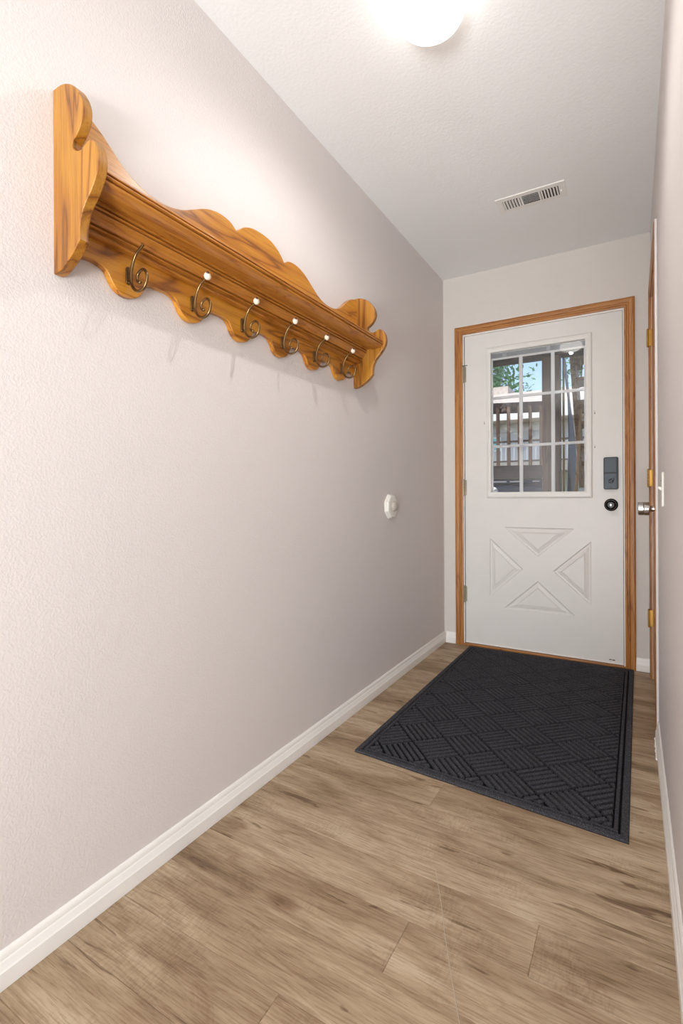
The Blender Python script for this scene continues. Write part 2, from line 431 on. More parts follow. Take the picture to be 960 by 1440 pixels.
for t in tris:
    prev = fv[k:k+3]; k += 3
    for d, dep in ((.006, .006), (.013, .0065), (.030, .0015), (.0335, .0045), (.037, .001)):
        q = inset_poly(t, d); cur = [bm.verts.new((x, FY+dep, z)) for x, z in q]
        for i in range(3): bm.faces.new([prev[i], prev[(i+1) % 3], cur[(i+1) % 3], cur[i]])
        prev = cur
    bm.faces.new(prev)
bk = FY+.044
ov = fv[:4]; wv = fv[4:8]
ob = [bm.verts.new((x, bk, z)) for x, z in outer]; wb = [bm.verts.new((x, bk, z)) for x, z in win]
for i in range(4):
    j = (i+1) % 4
    bm.faces.new([ov[i], ov[j], ob[j], ob[i]]); bm.faces.new([wv[i], wv[j], wb[j], wb[i]]); bm.faces.new([ob[i], ob[j], wb[j], wb[i]])
obj('door_panel', bm, M['door'], d1)
# lite frame: moulded ring
def ring_frame(bm, o, i, prof, y0):
    # prof: (t 0..1 from outer to inner, depth toward the room)
    st = []
    for t, d in prof:
        x0 = o[0]+(i[0]-o[0])*t; x1 = o[1]+(i[1]-o[1])*t; z0 = o[2]+(i[2]-o[2])*t; z1 = o[3]+(i[3]-o[3])*t
        st.append([bm.verts.new(p) for p in ((x0, y0-d, z0), (x1, y0-d, z0), (x1, y0-d, z1), (x0, y0-d, z1))])
    for a, b in zip(st, st[1:]):
        for k in range(4): bm.faces.new([a[k], a[(k+1) % 4], b[(k+1) % 4], b[k]])
bm = bmesh.new()
ring_frame(bm, (-.8115, -.2035, .969, 1.936), (-.7845, -.2390, 1.007, 1.902),
           [(0, -.002), (0, .008), (.10, .013), (.30, .015), (.42, .0145), (.5, .012), (.62, .0125), (.85, .010), (1, .006), (1, -.012)], FY)
fr = obj('window_frame', bm, M['doorframe'], d1, bev=.0008)
obj('glass_pane', B((-.7845, -.2390, FY+.004, FY+.007, 1.007, 1.902)), M['glass'], fr)
GY = FY+.0095
mb = bmesh.new()
for x in (-.603, -.417): box(mb, x-.0105, x+.0105, GY, GY+.012, 1.0, 1.861)
for z in (1.611, 1.299): box(mb, -.79, -.234, GY+.001, GY+.011, z-.0085, z+.0085)
box(mb, -.79, -.234, GY+.0005, GY+.0125, 1.856, 1.868); box(mb, -.79, -.776, GY+.0005, GY+.0125, 1.0, 1.86); box(mb, -.247, -.234, GY+.0005, GY+.0125, 1.0, 1.86)
box(mb, -.79, -.234, GY+.0005, GY+.0125, 1.898, 1.91)
obj('window_grid', mb, M['muntin'], fr, bev=.002)
mb = bmesh.new()
for q in range(6): box(mb, -.783, -.241, GY+.002+(q % 2)*.0015, GY+.016, 1.869+q*.0048, 1.8725+q*.0048)
bl = obj('mini_blind', mb, M['blind'], fr, bev=.0006); bl['label'] = 'raised stack of grey mini blind slats'
box_ = B((-.712, -.690, GY-.0005, GY+.003, 1.868, 1.898), (-.452, -.43, GY-.0005, GY+.003, 1.868, 1.898))
obj('blind_ladder', box_, M['blind'], fr)
# keypad deadbolt
def rrect(cx, cz, w, h, r, n=6):
    out = []
    for sx, sz, a0 in ((1, 1, 0), (-1, 1, 90), (-1, -1, 180), (1, -1, 270)):
        for q in range(n+1):
            a = R(a0+90*q/n); out.append((cx+sx*(w/2-r)+r*math.cos(a), cz+sz*(h/2-r)+r*math.sin(a)))
    return out
lk = obj('deadbolt_body', (lambda b: (prism(b, rrect(-.108, 1.109, .074, .184, .009), 'y', FY-.024, FY), b)[1])(bmesh.new()), M['black'], d1, bev=.002)
for z, h in ((1.156, .084), (1.0645, .086)):
    obj('cover', (lambda b: (prism(b, rrect(-.110, z, .062, h, .004), 'y', FY-.027, FY-.022), b)[1])(bmesh.new()), M['lockblk'], lk, bev=.0012)
bm = bmesh.new(); lathe(bm, [(0, .0), (0, .013), (.004, .012), (.006, 0)], (-.107, FY-.026, 1.065), (0, -1, 0), 24)
prism(bm, [(x*math.cos(R(38))-z*math.sin(R(38))-.105, x*math.sin(R(38))+z*math.cos(R(38))+1.0675) for x, z in [(-.0185, 0), (-.013, .0045), (0, .006), (.013, .0045), (.0185, 0), (.013, -.0045), (0, -.006), (-.013, -.0045)]], 'y', FY-.046, FY-.030)
obj('thumb_turn', bm, M['black'], lk, bev=.001)
bm = bmesh.new(); lathe(bm, [(0, 0), (0, .0035), (.001, .003), (.001, 0)], (-.108, FY-.0265, 1.0275), (0, -1, 0), 16); obj('battery_screw', bm, M['black'], lk)
# round black knob
kn = bmesh.new()
lathe(kn, [(0, 0), (0, .0355), (.004, .0355), (.008, .0315), (.010, .026), (.012, .0165), (.024, .0150), (.030, .019), (.036, .0265), (.046, .0285), (.052, .0265), (.0545, .0215), (.052, .018), (.0505, .0165), (.0505, 0)], (-.108, FY, .9285), (0, -1, 0), 48)
kb = obj('door_knob', kn, M['black'], d1, smooth='auto')
kn = bmesh.new(); lathe(kn, [(0, 0), (0, .0065), (.004, .006), (.005, 0)], (-.108, FY-.050, .9285), (0, -1, 0), 24); box(kn, -.1095, -.1065, FY-.060, FY-.05, .9225, .9345)
obj('turn_button', kn, M['nickel'], kb, bev=.0005)
# rose ring
# hinges
def hinge(name, cx, cy, z0, z1, mat, parent, leaf, leafpos):
    bm = bmesh.new(); n = 5; h = (z1-z0)/n
    for q in range(n):
        lathe(bm, [(.0004, 0), (.0004, .0055), (h-.0004, .0055), (h-.0004, 0)], (cx, cy, z0+q*h), (0, 0, 1), 16)
    lathe(bm, [(0, 0), (0, .003), (.001, .005), (.003, .005), (.005, .002), (.005, 0)], (cx, cy, z1), (0, 0, 1), 14)
    lathe(bm, [(0, 0), (0, .003), (.001, .005), (.003, .005), (.005, .002), (.005, 0)], (cx, cy, z0), (0, 0, -1), 14)
    o = obj(name, bm, mat, parent, smooth='auto')
    if leaf:
        b2 = bmesh.new(); box(b2, *leafpos)
        lf = obj('hinge_leaf', b2, mat, o, bev=.0006)
    return o
for zc in (1.785, 1.038, .336):
    hinge('hinge', -.9625, YD-.012, zc-.05, zc+.05, M['oldhinge'], d1, True, (-.962, -.946, FY-.0012, FY+.001, zc-.05, zc+.05))
b2 = B((-.966, -.934, YD-.017, YD-.013, 1.838, 1.842)); obj('hinge_pin_stop', b2, M['black'], d1)
# weather stripping at the lock side, bottom sweep scuffs and strike marks
obj('weather_strip', B((-.0485, -.0455, YD+.006, YD+.02, .02, 2.03)), M['dark'], d1)
obj('door_sweep', B((sx0, sx1, FY-.002, FY, .0165, .0245)), M['trim'], d1, bev=.0006)
mk = B((-.122, -.108, FY-.0024, FY-.0018, .036, .040), (-.106, -.092, FY-.0024, FY-.0018, .035, .040)); obj('scuff_mark', mk, M['black'], d1)
# small chips on the door face left by a curtain rod
for (x, z, s) in ((-.828, 1.452, .004), (-.190, 1.462, .0045), (-.190, 1.264, .0045)):
    bm = bmesh.new(); sphere(bm, Vector((x, FY, z)), s, (1, .3, 1.1), 10, 8); box(bm, x-.001, x+.001, FY-.004, FY, z, z+s*3.2)
    obj('bracket_remnant', bm, M['oldhinge'], d1)

# ------------------------------------------------------------------ closet door in the right wall
CX = XR+.006
d2 = root('door_2', (CX+.018, (cy0+cy1)/2, .01), 'oak closet door in the right wall beside the front door', 'door', kind='structure')
bm = B((CX, CX+.035, cy0+.0045, cy1-.0045, .010, ctz-.006)); obj('door_panel', bm, M['case_z'], d2, bev=.001)
for zc in (1.824, 1.075, .325):
    hinge('hinge', XR-.0165, cy1-.003, zc-.045, zc+.045, M['brass'], d2, True, (XR-.0120, XR+.003, cy1-.0062, cy1-.0045, zc-.044, zc+.044))
ky = 2.50; kz = .925
bm = bmesh.new()
lathe(bm, [(0, 0), (0, .033), (.003, .033), (.007, .029), (.012, .020), (.016, .0135), (.030, .0125), (.034, .014), (.034, .0265), (.036, .0285), (.052, .0290), (.054, .0275), (.056, .0290), (.074, .0285), (.0765, .026), (.0765, .010), (.0755, .009), (.0755, 0)], (CX, ky, kz), (-1, 0, 0), 48)
kb2 = obj('door_knob', bm, M['nickel'], d2, smooth='auto'); kb2['label'] = 'satin nickel cylindrical door knob with flared rose'

# ------------------------------------------------------------------ coat rack shelf
RY0, RY1, TH = .617, 1.999, .022
rk = root('coat_rack_shelf', (XL, (RY0+RY1)/2, 1.48), 'honey oak wall shelf with scalloped edges and six scroll coat hooks on the left wall', 'coat rack')
bx = XL+.0005
PR = [(XL, 1.886), (-1.072, 1.8865), (-1.045, 1.878), (-1.020, 1.861), (-1.002, 1.838), (-.992, 1.818), (-.989, 1.800), (-.993, 1.782), (-1.004, 1.765), (-1.018, 1.753),
      (-1.028, 1.7475), (-1.0295, 1.738), (-1.024, 1.729), (-1.012, 1.7215), (-1.000, 1.7185), (-.988, 1.722), (-.977, 1.7275), (-.962, 1.7265), (-.949, 1.716), (-.9405, 1.698),
      (-.9375, 1.676), (-.941, 1.657), (-.951, 1.638), (-.969, 1.616), (-.985, 1.600), (-.997, 1.580), (-1.003, 1.560), (-1.0045, 1.545), (-1.0035, 1.532),
      (-1.016, 1.519), (-1.036, 1.503), (-1.058, 1.490), (-1.080, 1.481), (XL, 1.479)]
def smooth2(pts, keep=(), n=4):
    out = []
    N = len(pts)
    for i in range(N-1):
        p0 = Vector(pts[i-1] if i > 0 and i not in keep else pts[i]); p1 = Vector(pts[i]); p2 = Vector(pts[i+1])
        p3 = Vector(pts[i+2] if i+2 < N and i+1 not in keep else pts[i+1])
        for k in range(n):
            t = k/n; q = .5*((2*p1)+(-p0+p2)*t+(2*p0-5*p1+4*p2-p3)*t*t+(-p0+3*p1-3*p2+p3)*t**3); out.append((q.x, q.y))
    out.append(tuple(pts[-1])); return out
prs = smooth2(PR, keep=(0, 10, 28, 33), n=3)
for y0, y1 in ((RY0, RY0+TH), (RY1-TH, RY1)):
    bm = bmesh.new(); prism(bm, prs, 'y', y0, y1)
    obj('side_panel', bm, M['oak_z'], rk, bev=.0022, seg=3, angle=50)
ya, yb = RY0+TH, RY1-TH
HK = [.789+.2078*k for k in range(6)]
# backboard outline
cyb = (ya+yb)/2
half_top = [(0, 1.8785), (.05, 1.874), (.09, 1.858), (.115, 1.838), (.1235, 1.829), (.132, 1.834), (.150, 1.845), (.18, 1.850), (.215, 1.848), (.255, 1.836), (.30, 1.812), (.34, 1.790), (.38, 1.777), (.42, 1.7725), (.46, 1.775), (.50, 1.786), (.53, 1.802), (.56, 1.826), (.59, 1.850), (.62, 1.867), (.65, 1.876), (.671, 1.878)]
hs = smooth2(half_top, keep=(4,), n=3)
hs = [(min(a, yb-cyb), b) for a, b in hs]
top = [(cyb-a, b) for a, b in hs[::-1]]+[(cyb+a, b) for a, b in hs[1:]]
lob = [(-.1039, 1.5385), (-.085, 1.539), (-.070, 1.536), (-.060, 1.532), (-.054, 1.526), (-.046, 1.513), (-.036, 1.499), (-.022, 1.489), (-.006, 1.485), (.006, 1.485), (.022, 1.489), (.036, 1.499), (.046, 1.513), (.054, 1.526), (.060, 1.532), (.070, 1.536), (.085, 1.539)]
low = []
for h in HK:
    for d, z in lob:
        y = h+d
        if y > yb-.001: continue
        if y < ya+.001: continue
        low.append((y, z))
low = [(ya, 1.527)]+low+[(yb, 1.530)]
low = smooth2(low, n=2)
bm = bmesh.new(); prism(bm, [(y, z) for y, z in top]+[(y, z) for y, z in low[::-1]], 'x', bx, XL+.020)
obj('backboard', bm, M['oak_y'], rk, bev=.002, seg=3, angle=50)
# shelf board with moulded front edge
SP = [(XL+.0201, 1.674), (-.957, 1.674), (-.9515, 1.6725), (-.9505, 1.6705), (-.9515, 1.6690), (-.9585, 1.6682), (-.9585, 1.6660), (-.9515, 1.6655), (-.9490, 1.6635), (-.9490, 1.6610), (-.9510, 1.6590), (-.9585, 1.6583), (-.9585, 1.6560), (-.9535, 1.6552), (-.9550, 1.6510), (-.962, 1.6470), (-.975, 1.6440), (-1.00, 1.6432), (-1.033, 1.648), (XL+.0201, 1.648)]
bm = bmesh.new(); prism(bm, [(x, z) for x, z in SP], 'y', ya, yb)
obj('shelf_board', bm, M['oak_s'], rk, bev=.0004)
# bed moulding beneath
MP = [(XL+.0201, 1.6478), (-1.027, 1.6478), (-1.027, 1.6450), (-1.0290, 1.6432), (-1.0365, 1.6425), (-1.0365, 1.6400), (-1.0310, 1.6392), (-1.0300, 1.6370), (-1.0320, 1.6345), (-1.0400, 1.6340), (-1.0400, 1.6315), (-1.0350, 1.6305), (-1.037, 1.627), (-1.043, 1.6215), (-1.048, 1.615), (-1.0505, 1.6085), (-1.0615, 1.6080), (-1.0615, 1.6050), (-1.0545, 1.6042), (-1.0545, 1.6005), (-1.0660, 1.5990), (-1.0680, 1.5960), (-1.0680, 1.5935), (-1.0610, 1.5925), (-1.0610, 1.5900), (-1.0660, 1.5880), (XL+.0201, 1.5875)]
bm = bmesh.new(); prism(bm, MP, 'y', ya, yb)
obj('bed_moulding', bm, M['oak_s'], rk)
# hooks
def make_hook(y, ball):
    pts = [(-1.0240, y, 1.5985), (-1.031, y, 1.5935), (-1.045, y, 1.586), (-1.0575, y, 1.571), (-1.0655, y, 1.5525), (-1.0690, y, 1.533), (-1.0665, y, 1.514), (-1.057, y, 1.4985), (-1.040, y, 1.490), (-1.0215, y, 1.4935), (-1.0105, y, 1.508), (-1.009, y, 1.5245), (-1.0185, y, 1.5375), (-1.0315, y, 1.5385), (-1.0425, y, 1.531), (-1.0450, y, 1.519), (-1.040, y, 1.5110), (-1.0345, y, 1.5105)]
    bm = bmesh.new(); sp = smooth_path(pts, 5)
    def rad(t): return .0034+.0003*math.sin(t*3)
    tube(bm, sp, rad, 10); sphere(bm, Vector((-1.0345, y, 1.5105)), .0046, (1, 1, 1), 12, 8)
    if not ball: lathe(bm, [(0, 0), (0, .0035), (.003, .0045), (.004, 0)], (-1.025, y, 1.598), (.8, 0, .5), 12)
    h = obj('coat_hook', bm, M['bronze'], rk, smooth=True)
    bm = bmesh.new(); pl = rrect(y, 1.536, .015, .044, .0072, 6); prism(bm, pl, 'x', XL+.020, XL+.0245)
    box(bm, XL+.024, -1.067, y-.0035, y+.0035, 1.522, 1.540)
    sphere(bm, Vector((XL+.0248, y, 1.5195)), .0026, (1, 1, 1), 10, 6)
    obj('mounting_plate', bm, M['bronze'], h, bev=.001)
    if ball:
        bm = bmesh.new(); sphere(bm, Vector((-1.0195, y, 1.6015)), .0108, (.86, 1, 1), 20, 14)
        b = obj('ceramic_knob', bm, M['ceramic'], h, smooth=True)
        h['label'] = 'antique brass scroll hook with cream ceramic knob'
        bm = bmesh.new(); sphere(bm, Vector((-1.0140, y-.0045, 1.6080)), .0042, (1, 1, 1), 10, 8)
        for v in bm.verts: pass
        for f in bm.faces: f.material_index = 0
        # brown screw set in the crown of the knob, same mesh as a second material
        o2 = bpy.data.meshes.new('s'); bm.to_mesh(o2); bm.free()
        bb = bmesh.new(); bb.from_mesh(b.data); n0 = len(bb.faces)
        o2.transform(Matrix.Translation(-Vector(rk['_w']))); bb.from_mesh(o2); bb.faces.ensure_lookup_table()
        for f in bb.faces[n0:]: f.material_index = 1
        bb.to_mesh(b.data); bb.free(); b.data.materials.append(M['brownspot'])
        for p in b.data.polygons: p.use_smooth = True
    else: h['label'] = 'antique brass scroll hook missing its ceramic knob'
for k, y in enumerate(HK): make_hook(y, k > 0)

# ------------------------------------------------------------------ wall door stop
ds = root('wall_door_stop', (XL, 2.362, .93), 'white octagonal door stop plate with round grey bumper on the left wall', 'door stop')
def octo(r, n=8, a0=22.5): return [(2.362+r*math.cos(R(a0+360*k/n)), .9300+r*math.sin(R(a0+360*k/n))) for k in range(n)]
bm = bmesh.new(); st = []
for r, d in ((.068, 0), (.068, .007), (.063, .011), (.063, .015), (.058, .020), (.054, .021)):
    st.append([bm.verts.new((XL+d, y, z)) for y, z in octo(r)])
for a, b in zip(st, st[1:]):
    for i in range(8): bm.faces.new([a[i], a[(i+1) % 8], b[(i+1) % 8], b[i]])
bm.faces.new(st[-1]); bm.faces.new(st[0][::-1])
obj('backing_plate', bm, M['plate'], ds)
bm = bmesh.new(); lathe(bm, [(.0208, .0), (.0208, .025), (.028, .0255), (.034, .023), (.039, .016), (.0415, .007), (.042, 0)], (XL, 2.364, .930), (1, 0, 0), 32)
o = obj('bumper', bm, M['bumper'], ds, smooth='auto'); o['label'] = 'round grey rubber bumper'

# ------------------------------------------------------------------ light switch
sw = root('light_switch', (XR, 1.965, 1.003), 'white toggle light switch plate on the right wall', 'light switch')
bm = bmesh.new(); prism(bm, rrect(1.965, 1.003, .076, .115, .004), 'x', XR-.0065, XR); obj('cover_plate', bm, M['plate'], sw, bev=.0022)
bm = bmesh.new(); prism(bm, [(XR-.006, .998), (XR-.015, 1.006), (XR-.016, 1.011), (XR-.013, 1.013), (XR-.006, 1.010)], 'y', 1.960, 1.970); obj('toggle', bm, M['plate'], sw, bev=.0008)
for z in (.973, 1.033):
    bm = bmesh.new(); lathe(bm, [(0, 0), (0, .0032), (.0012, .0028), (.0014, 0)], (XR-.0065, 1.965, z), (-1, 0, 0), 14); obj('screw', bm, M['nickel'], sw)

# ------------------------------------------------------------------ ceiling register
vt = root('ceiling_vent', (-.424, 2.552, HC), 'white three-section air register in the ceiling near the front door', 'air vent')
vx0, vx1, vy0, vy1 = -.580, -.268, 2.484, 2.619
secs = [(-.553, -.470), (-.462, -.386), (-.378, -.297)]
oy0, oy1 = 2.512, 2.592
zb = HC-.0035
bm = bmesh.new()
xs = [vx0, secs[0][0], secs[0][1], secs[1][0], secs[1][1], secs[2][0], secs[2][1], vx1]
box(bm, vx0, vx1, vy0, oy0, zb, HC); box(bm, vx0, vx1, oy1, vy1, zb, HC)
for i in (0, 2, 4, 6): box(bm, xs[i], xs[i+1], oy0, oy1, zb, HC)
bmesh.ops.remove_doubles(bm, verts=bm.verts, dist=1e-6)
fr_ = obj('face_plate', bm, M['trim'], vt)
ring = bmesh.new(); ring_pts = rrect((vx0+vx1)/2, (vy0+vy1)/2, vx1-vx0+.004, vy1-vy0+.004, .003)
prism(ring, ring_pts, 'z', HC-.0012, HC); obj('rim', ring, M['trim'], vt)
obj('damper', B((vx0+.01, vx1-.01, vy0+.01, vy1-.01, HC-.0018, HC-.0013)), M['dark'], vt)
def slat(bm, p, q, tilt, w=.0075):
    # thin blade from p to q in the ceiling plane, tilted about its own length
    d = Vector((q[0]-p[0], q[1]-p[1], 0)).normalized(); s = Vector((-d.y, d.x, 0)); a = R(tilt)
    u = s*math.cos(a)+Vector((0, 0, 1))*math.sin(a); n = u.cross(d)*.0005; zc = HC-.0050
    for P_ in (p, q): pass
    vs = []
    for P_ in (p, q):
        c = Vector((P_[0], P_[1], zc))
        for e, f in ((-1, -1), (1, -1), (1, 1), (-1, 1)): vs.append(bm.verts.new(c+u*(w/2*e)+n*f))
    for i in range(4): bm.faces.new([vs[i], vs[(i+1) % 4], vs[4+(i+1) % 4], vs[4+i]])
    bm.faces.new(vs[:4]); bm.faces.new(vs[4:][::-1])
for si, (a, b) in enumerate(secs):
    if si == 1:
        for q in range(6):
            bm = bmesh.new(); y = oy0+.007+q*(oy1-oy0-.014)/5; slat(bm, (a, y), (b, y), 28, .009); obj('louvre', bm, M['trim'], vt)
    else:
        for q in range(6):
            bm = bmesh.new(); x = a+.007+q*(b-a-.014)/5; slat(bm, (x, oy0), (x, oy1), -28 if si == 0 else 28, .009); obj('louvre', bm, M['trim'], vt)
bm = B((-.289, -.284, 2.55, 2.567, HC-.012, HC-.005)); obj('lever', bm, M['trim'], vt)

# ------------------------------------------------------------------ ceiling globe light
gl = root('ceiling_light', (-.497, 1.362, HC), 'white opal mushroom globe light on the hallway ceiling', 'ceiling light')
bm = bmesh.new(); lathe(bm, [(0, 0), (0, .070), (.012, .072), (.020, .066), (.024, .058), (.024, 0)], (-.497, 1.362, HC), (0, 0, -1), 40); obj('fitter', bm, M['trim'], gl, smooth='auto')
bm = bmesh.new(); lathe(bm, [(.018, .060), (.024, .078), (.034, .091), (.048, .0975), (.062, .096), (.076, .088), (.090, .072), (.100, .050), (.106, .025), (.108, 0)], (-.497, 1.362, HC), (0, 0, -1), 48)
obj('glass_globe', bm, M['globe'], gl, smooth=True)

# ------------------------------------------------------------------ door mat
def rug():
    W, L = .92, 1.56
    P00 = Vector((-.9286, 1.661)); P10 = Vector((-.0134, 1.605)); P01 = Vector((-.919, 3.186)); P11 = Vector((.001, 3.199))
    def wp(u, v, z):
        a, b = u/W, v/L; p = P00*(1-a)*(1-b)+P10*a*(1-b)+P01*(1-a)*b+P11*a*b; return (p.x, p.y, z)
    bm = bmesh.new()
    def cap(poly, z0, z1, ins, mi):
        n = len(poly)
        if n < 3: return
        c = Vector((sum(p[0] for p in poly)/n, sum(p[1] for p in poly)/n))
        try: q = inset_poly(poly, ins)
        except ZeroDivisionError: return
        A = [bm.verts.new(wp(*p, z0)) for p in poly]; Bv = [bm.verts.new(wp(*p, z1)) for p in q]
        for i in range(n):
            f = bm.faces.new([A[i], A[(i+1) % n], Bv[(i+1) % n], Bv[i]]); f.material_index = mi
        f = bm.faces.new(Bv); f.material_index = mi
    # base
    cap([(0, 0), (W, 0), (W, L), (0, L)], .0002, .0022, .001, 1)
    # border strips
    def strip(o0, o1):
        st = []
        for d, z in ((o0, .002), (o0+.002, .0085), (o1-.002, .0085), (o1, .002)):
            st.append([bm.verts.new(wp(x, y, z)) for x, y in ((d, d), (W-d, d), (W-d, L-d), (d, L-d))])
        for a, b in zip(st, st[1:]):
            for i in range(4):
                f = bm.faces.new([a[i], a[(i+1) % 4], b[(i+1) % 4], b[i]]); f.material_index = 0
    strip(.0005, .0225); strip(.0275, .0405)
    I = .0445
    def clip(poly):
        for ax, sgn, lim in ((0, 1, I), (0, -1, W-I), (1, 1, I), (1, -1, L-I)):
            out = []
            for i in range(len(poly)):
                p, q = poly[i], poly[(i+1) % len(poly)]
                dp = (p[ax]-lim)*sgn; dq = (q[ax]-lim)*sgn
                if dp >= 0: out.append(p)
                if (dp >= 0) != (dq >= 0):
                    t = dp/(dp-dq); out.append((p[0]+(q[0]-p[0])*t, p[1]+(q[1]-p[1])*t))
            poly = out
            if len(poly) < 3: return []
        return poly
    S = .138; nb = 6; s2 = math.sqrt(.5)
    def T(a, b): # rotated frame a along (1,1), b along (1,-1)
        return (OX+(a+b)*s2, OY+(a-b)*s2)
    OX, OY = -.661+.9286, 1.825-1.640
    for ia in range(-14, 15):
        for ib in range(-14, 15):
            horiz = (ia+ib) % 2 == 0
            for r in range(nb):
                g = .0040; lo = -S/2+r*S/nb+g; hi = -S/2+(r+1)*S/nb-g
                e = S/2-.0045
                if horiz: poly = [(-e, lo), (e, lo), (e, hi), (-e, hi)]
                else: poly = [(lo, -e), (hi, -e), (hi, e), (lo, e)]
                poly = clip([T(ia*S+a, ib*S+b) for a, b in poly])
                if len(poly) < 3: continue
                # drop near-duplicate corners
                pp = []
                for p in poly:
                    if not pp or (Vector(p)-Vector(pp[-1])).length > .0015: pp.append(p)
                if len(pp) > 2 and (Vector(pp[0])-Vector(pp[-1])).length < .0015: pp.pop()
                if len(pp) < 3: continue
                ar = abs(sum(pp[i][0]*pp[(i+1) % len(pp)][1]-pp[(i+1) % len(pp)][0]*pp[i][1] for i in range(len(pp))))/2
                if ar < 1e-4: continue
                cap(pp, .0018, .0102, .0012, 0)
    o = obj('door_mat', bm, [M['rug'], M['rugbase']])
    tag(o, 'charcoal basketweave door mat lying on the plank floor before the front door', 'door mat')
rug()

# ------------------------------------------------------------------ outside the door window
# porch ceiling joist / beam and post
po = obj('porch_post', B((-.637, -.505, 4.300, 4.432, -.4, 2.115)), M['deckwood'], bev=.006); tag(po, 'thick brown timber post standing just outside the door window', 'post')
pb = root('upper_landing', (-.6, 4.3, 2.115), 'brown timber landing overhead carried by the thick post outside', 'landing')
obj('beam', B((-2.6, 1.4, 4.290, 4.440, 2.116, 2.30)), M['deckwood_x'], pb, bev=.004)
obj('deck_board', B((-2.6, 1.4, YD+.14, 4.84, 2.42, 2.46)), M['deckwood_x'], pb)
for x in (-2.4, -1.9, -1.4, -.9, -.4, .1, .6, 1.1): obj('joist', B((x-.02, x+.02, YD+.14, 4.289, 2.301, 2.419)), M['stairwood'], pb)
# railing on the next deck
rl = root('deck_railing', (-1.7, 6.95, 1.2), 'dark brown deck railing with square balusters seen through the door window', 'railing')
def ry(x): return 6.98+(x+1.68)*.30
def slanted(x0, x1, d0, d1, z0, z1):
    bm = bmesh.new(); vs = [bm.verts.new(p) for p in ((x0, ry(x0)+d0, z0), (x1, ry(x1)+d0, z0), (x1, ry(x1)+d1, z0), (x0, ry(x0)+d1, z0), (x0, ry(x0)+d0, z1), (x1, ry(x1)+d0, z1), (x1, ry(x1)+d1, z1), (x0, ry(x0)+d1, z1))]
    for f in ((0,1,2,3), (4,5,6,7), (0,1,5,4), (1,2,6,5), (2,3,7,6), (3,0,4,7)): bm.faces.new([vs[i] for i in f])
    return bm
obj('top_rail', slanted(-3.2, -.98, -.02, .02, 2.118, 2.262), M['deckwood_x'], rl)
obj('rim_board', slanted(-3.2, -.98, -.02, .02, 1.222, 1.395), M['deckwood_x'], rl)
obj('lower_board', slanted(-3.2, -.98, .0, .04, 1.115, 1.215), M['deckwood_x'], rl)
x = -1.0658
while x > -3.1:
    obj('baluster', slanted(x-.019, x+.019, -.055, -.021, 1.396, 2.20), M['deckwood'], rl); x -= .1335
# staircase
sc_ = root('wooden_staircase', (-.5, 5.8, 0), 'open-riser timber staircase climbing beyond the right panes of the door window', 'staircase')
def stringer(x0, x1):
    bm = bmesh.new(); prism(bm, [(4.86, 2.44), (5.26, 2.44), (7.10, 0.0), (6.70, 0.0)], 'x', x0, x1); return bm
obj('stringer', stringer(-.50, -.46), M['stairwood'], sc_, bev=.003); obj('stringer', stringer(.50, .54), M['stairwood'], sc_, bev=.003)
for k in range(12):
    z = .2+k*.19; yc = 6.90-(z/2.44)*1.84
    obj('tread', B((-.459, .499, yc-.16, yc+.14, z-.04, z)), M['stairwood'], sc_, bev=.003)
    if k % 2: obj('cleat', B((-.459, -.42, yc-.12, yc+.10, z-.10, z-.041)), M['stairwood'], sc_)
# flat dark blue piece left of the near stringer
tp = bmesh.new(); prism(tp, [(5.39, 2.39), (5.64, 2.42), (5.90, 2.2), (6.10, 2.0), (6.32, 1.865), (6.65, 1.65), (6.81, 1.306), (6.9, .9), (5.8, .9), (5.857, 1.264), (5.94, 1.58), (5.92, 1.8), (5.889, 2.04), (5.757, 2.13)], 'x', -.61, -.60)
tag(obj('sheet', tp, M['sheet'], bev=.004), 'flat dark blue piece along the side of the wooden staircase', 'sheet')
# timbers leaning by the post
def lean(p0, p1, w, t, lab):
    bm = bmesh.new(); a, b = Vector(p0), Vector(p1); d = (b-a).normalized(); u = Vector((1, 0, 0)); u = (u-d*u.dot(d)).normalized(); v = d.cross(u)
    vs = []
    for c in (a, b):
        for e, f in ((-1, -1), (1, -1), (1, 1), (-1, 1)): vs.append(bm.verts.new(c+u*(w/2*e)+v*(t/2*f)))
    for i in range(4): bm.faces.new([vs[i], vs[(i+1) % 4], vs[4+(i+1) % 4], vs[4+i]])
    bm.faces.new(vs[:4]); bm.faces.new(vs[4:][::-1])
    tag(obj('timber_plank', bm, M['lightwood'], bev=.002), lab, 'plank', 'timbers leaning outside the door')
lean((-.4935, 4.47, -.1), (-.4935, 4.475, 2.11), .012, .06, 'upright narrow pale board touching the right side of the thick porch post')
lean((-.47, 4.62, -.1), (-.385, 4.70, 1.72), .022, .05, 'pale board leaning right of the upright one, reaching the middle panes')
lean((-.41, 4.72, -.1), (-.345, 4.72, 1.30), .020, .05, 'short pale board leaning at the bottom right pane of the door window')
# low navy bin under the left panes
bn = root('storage_bin', (-1.1, 5.0, 0), 'dark navy storage bin with pale lid edge under the left panes of the door window', 'bin')
bm = B((-1.9, -.68, 4.8, 5.5, -.3, 1.09)); obj('body', bm, M['bin'], bn, bev=.03)
obj('lid', B((-1.92, -.66, 4.78, 5.52, 1.095, 1.125)), M['bin'], bn, bev=.008)
for a, b in ((-1.14, -1.02), (-.99, -.89), (-.79, -.73)):
    obj('lid_edge', B((a, b, 4.770, 4.779, 1.108, 1.118)), M['fascia'], bn)
def crumple(name, c, r, sc, mat, lab, cat):
    bm = bmesh.new(); sphere(bm, Vector(c), r, sc, 18, 12); rn = random.Random(5)
    for v in bm.verts: v.co += Vector((rn.uniform(-1, 1), rn.uniform(-1, 1), rn.uniform(-1, 1)))*r*.14
    return tag(obj(name, bm, mat), lab, cat) if lab else bm
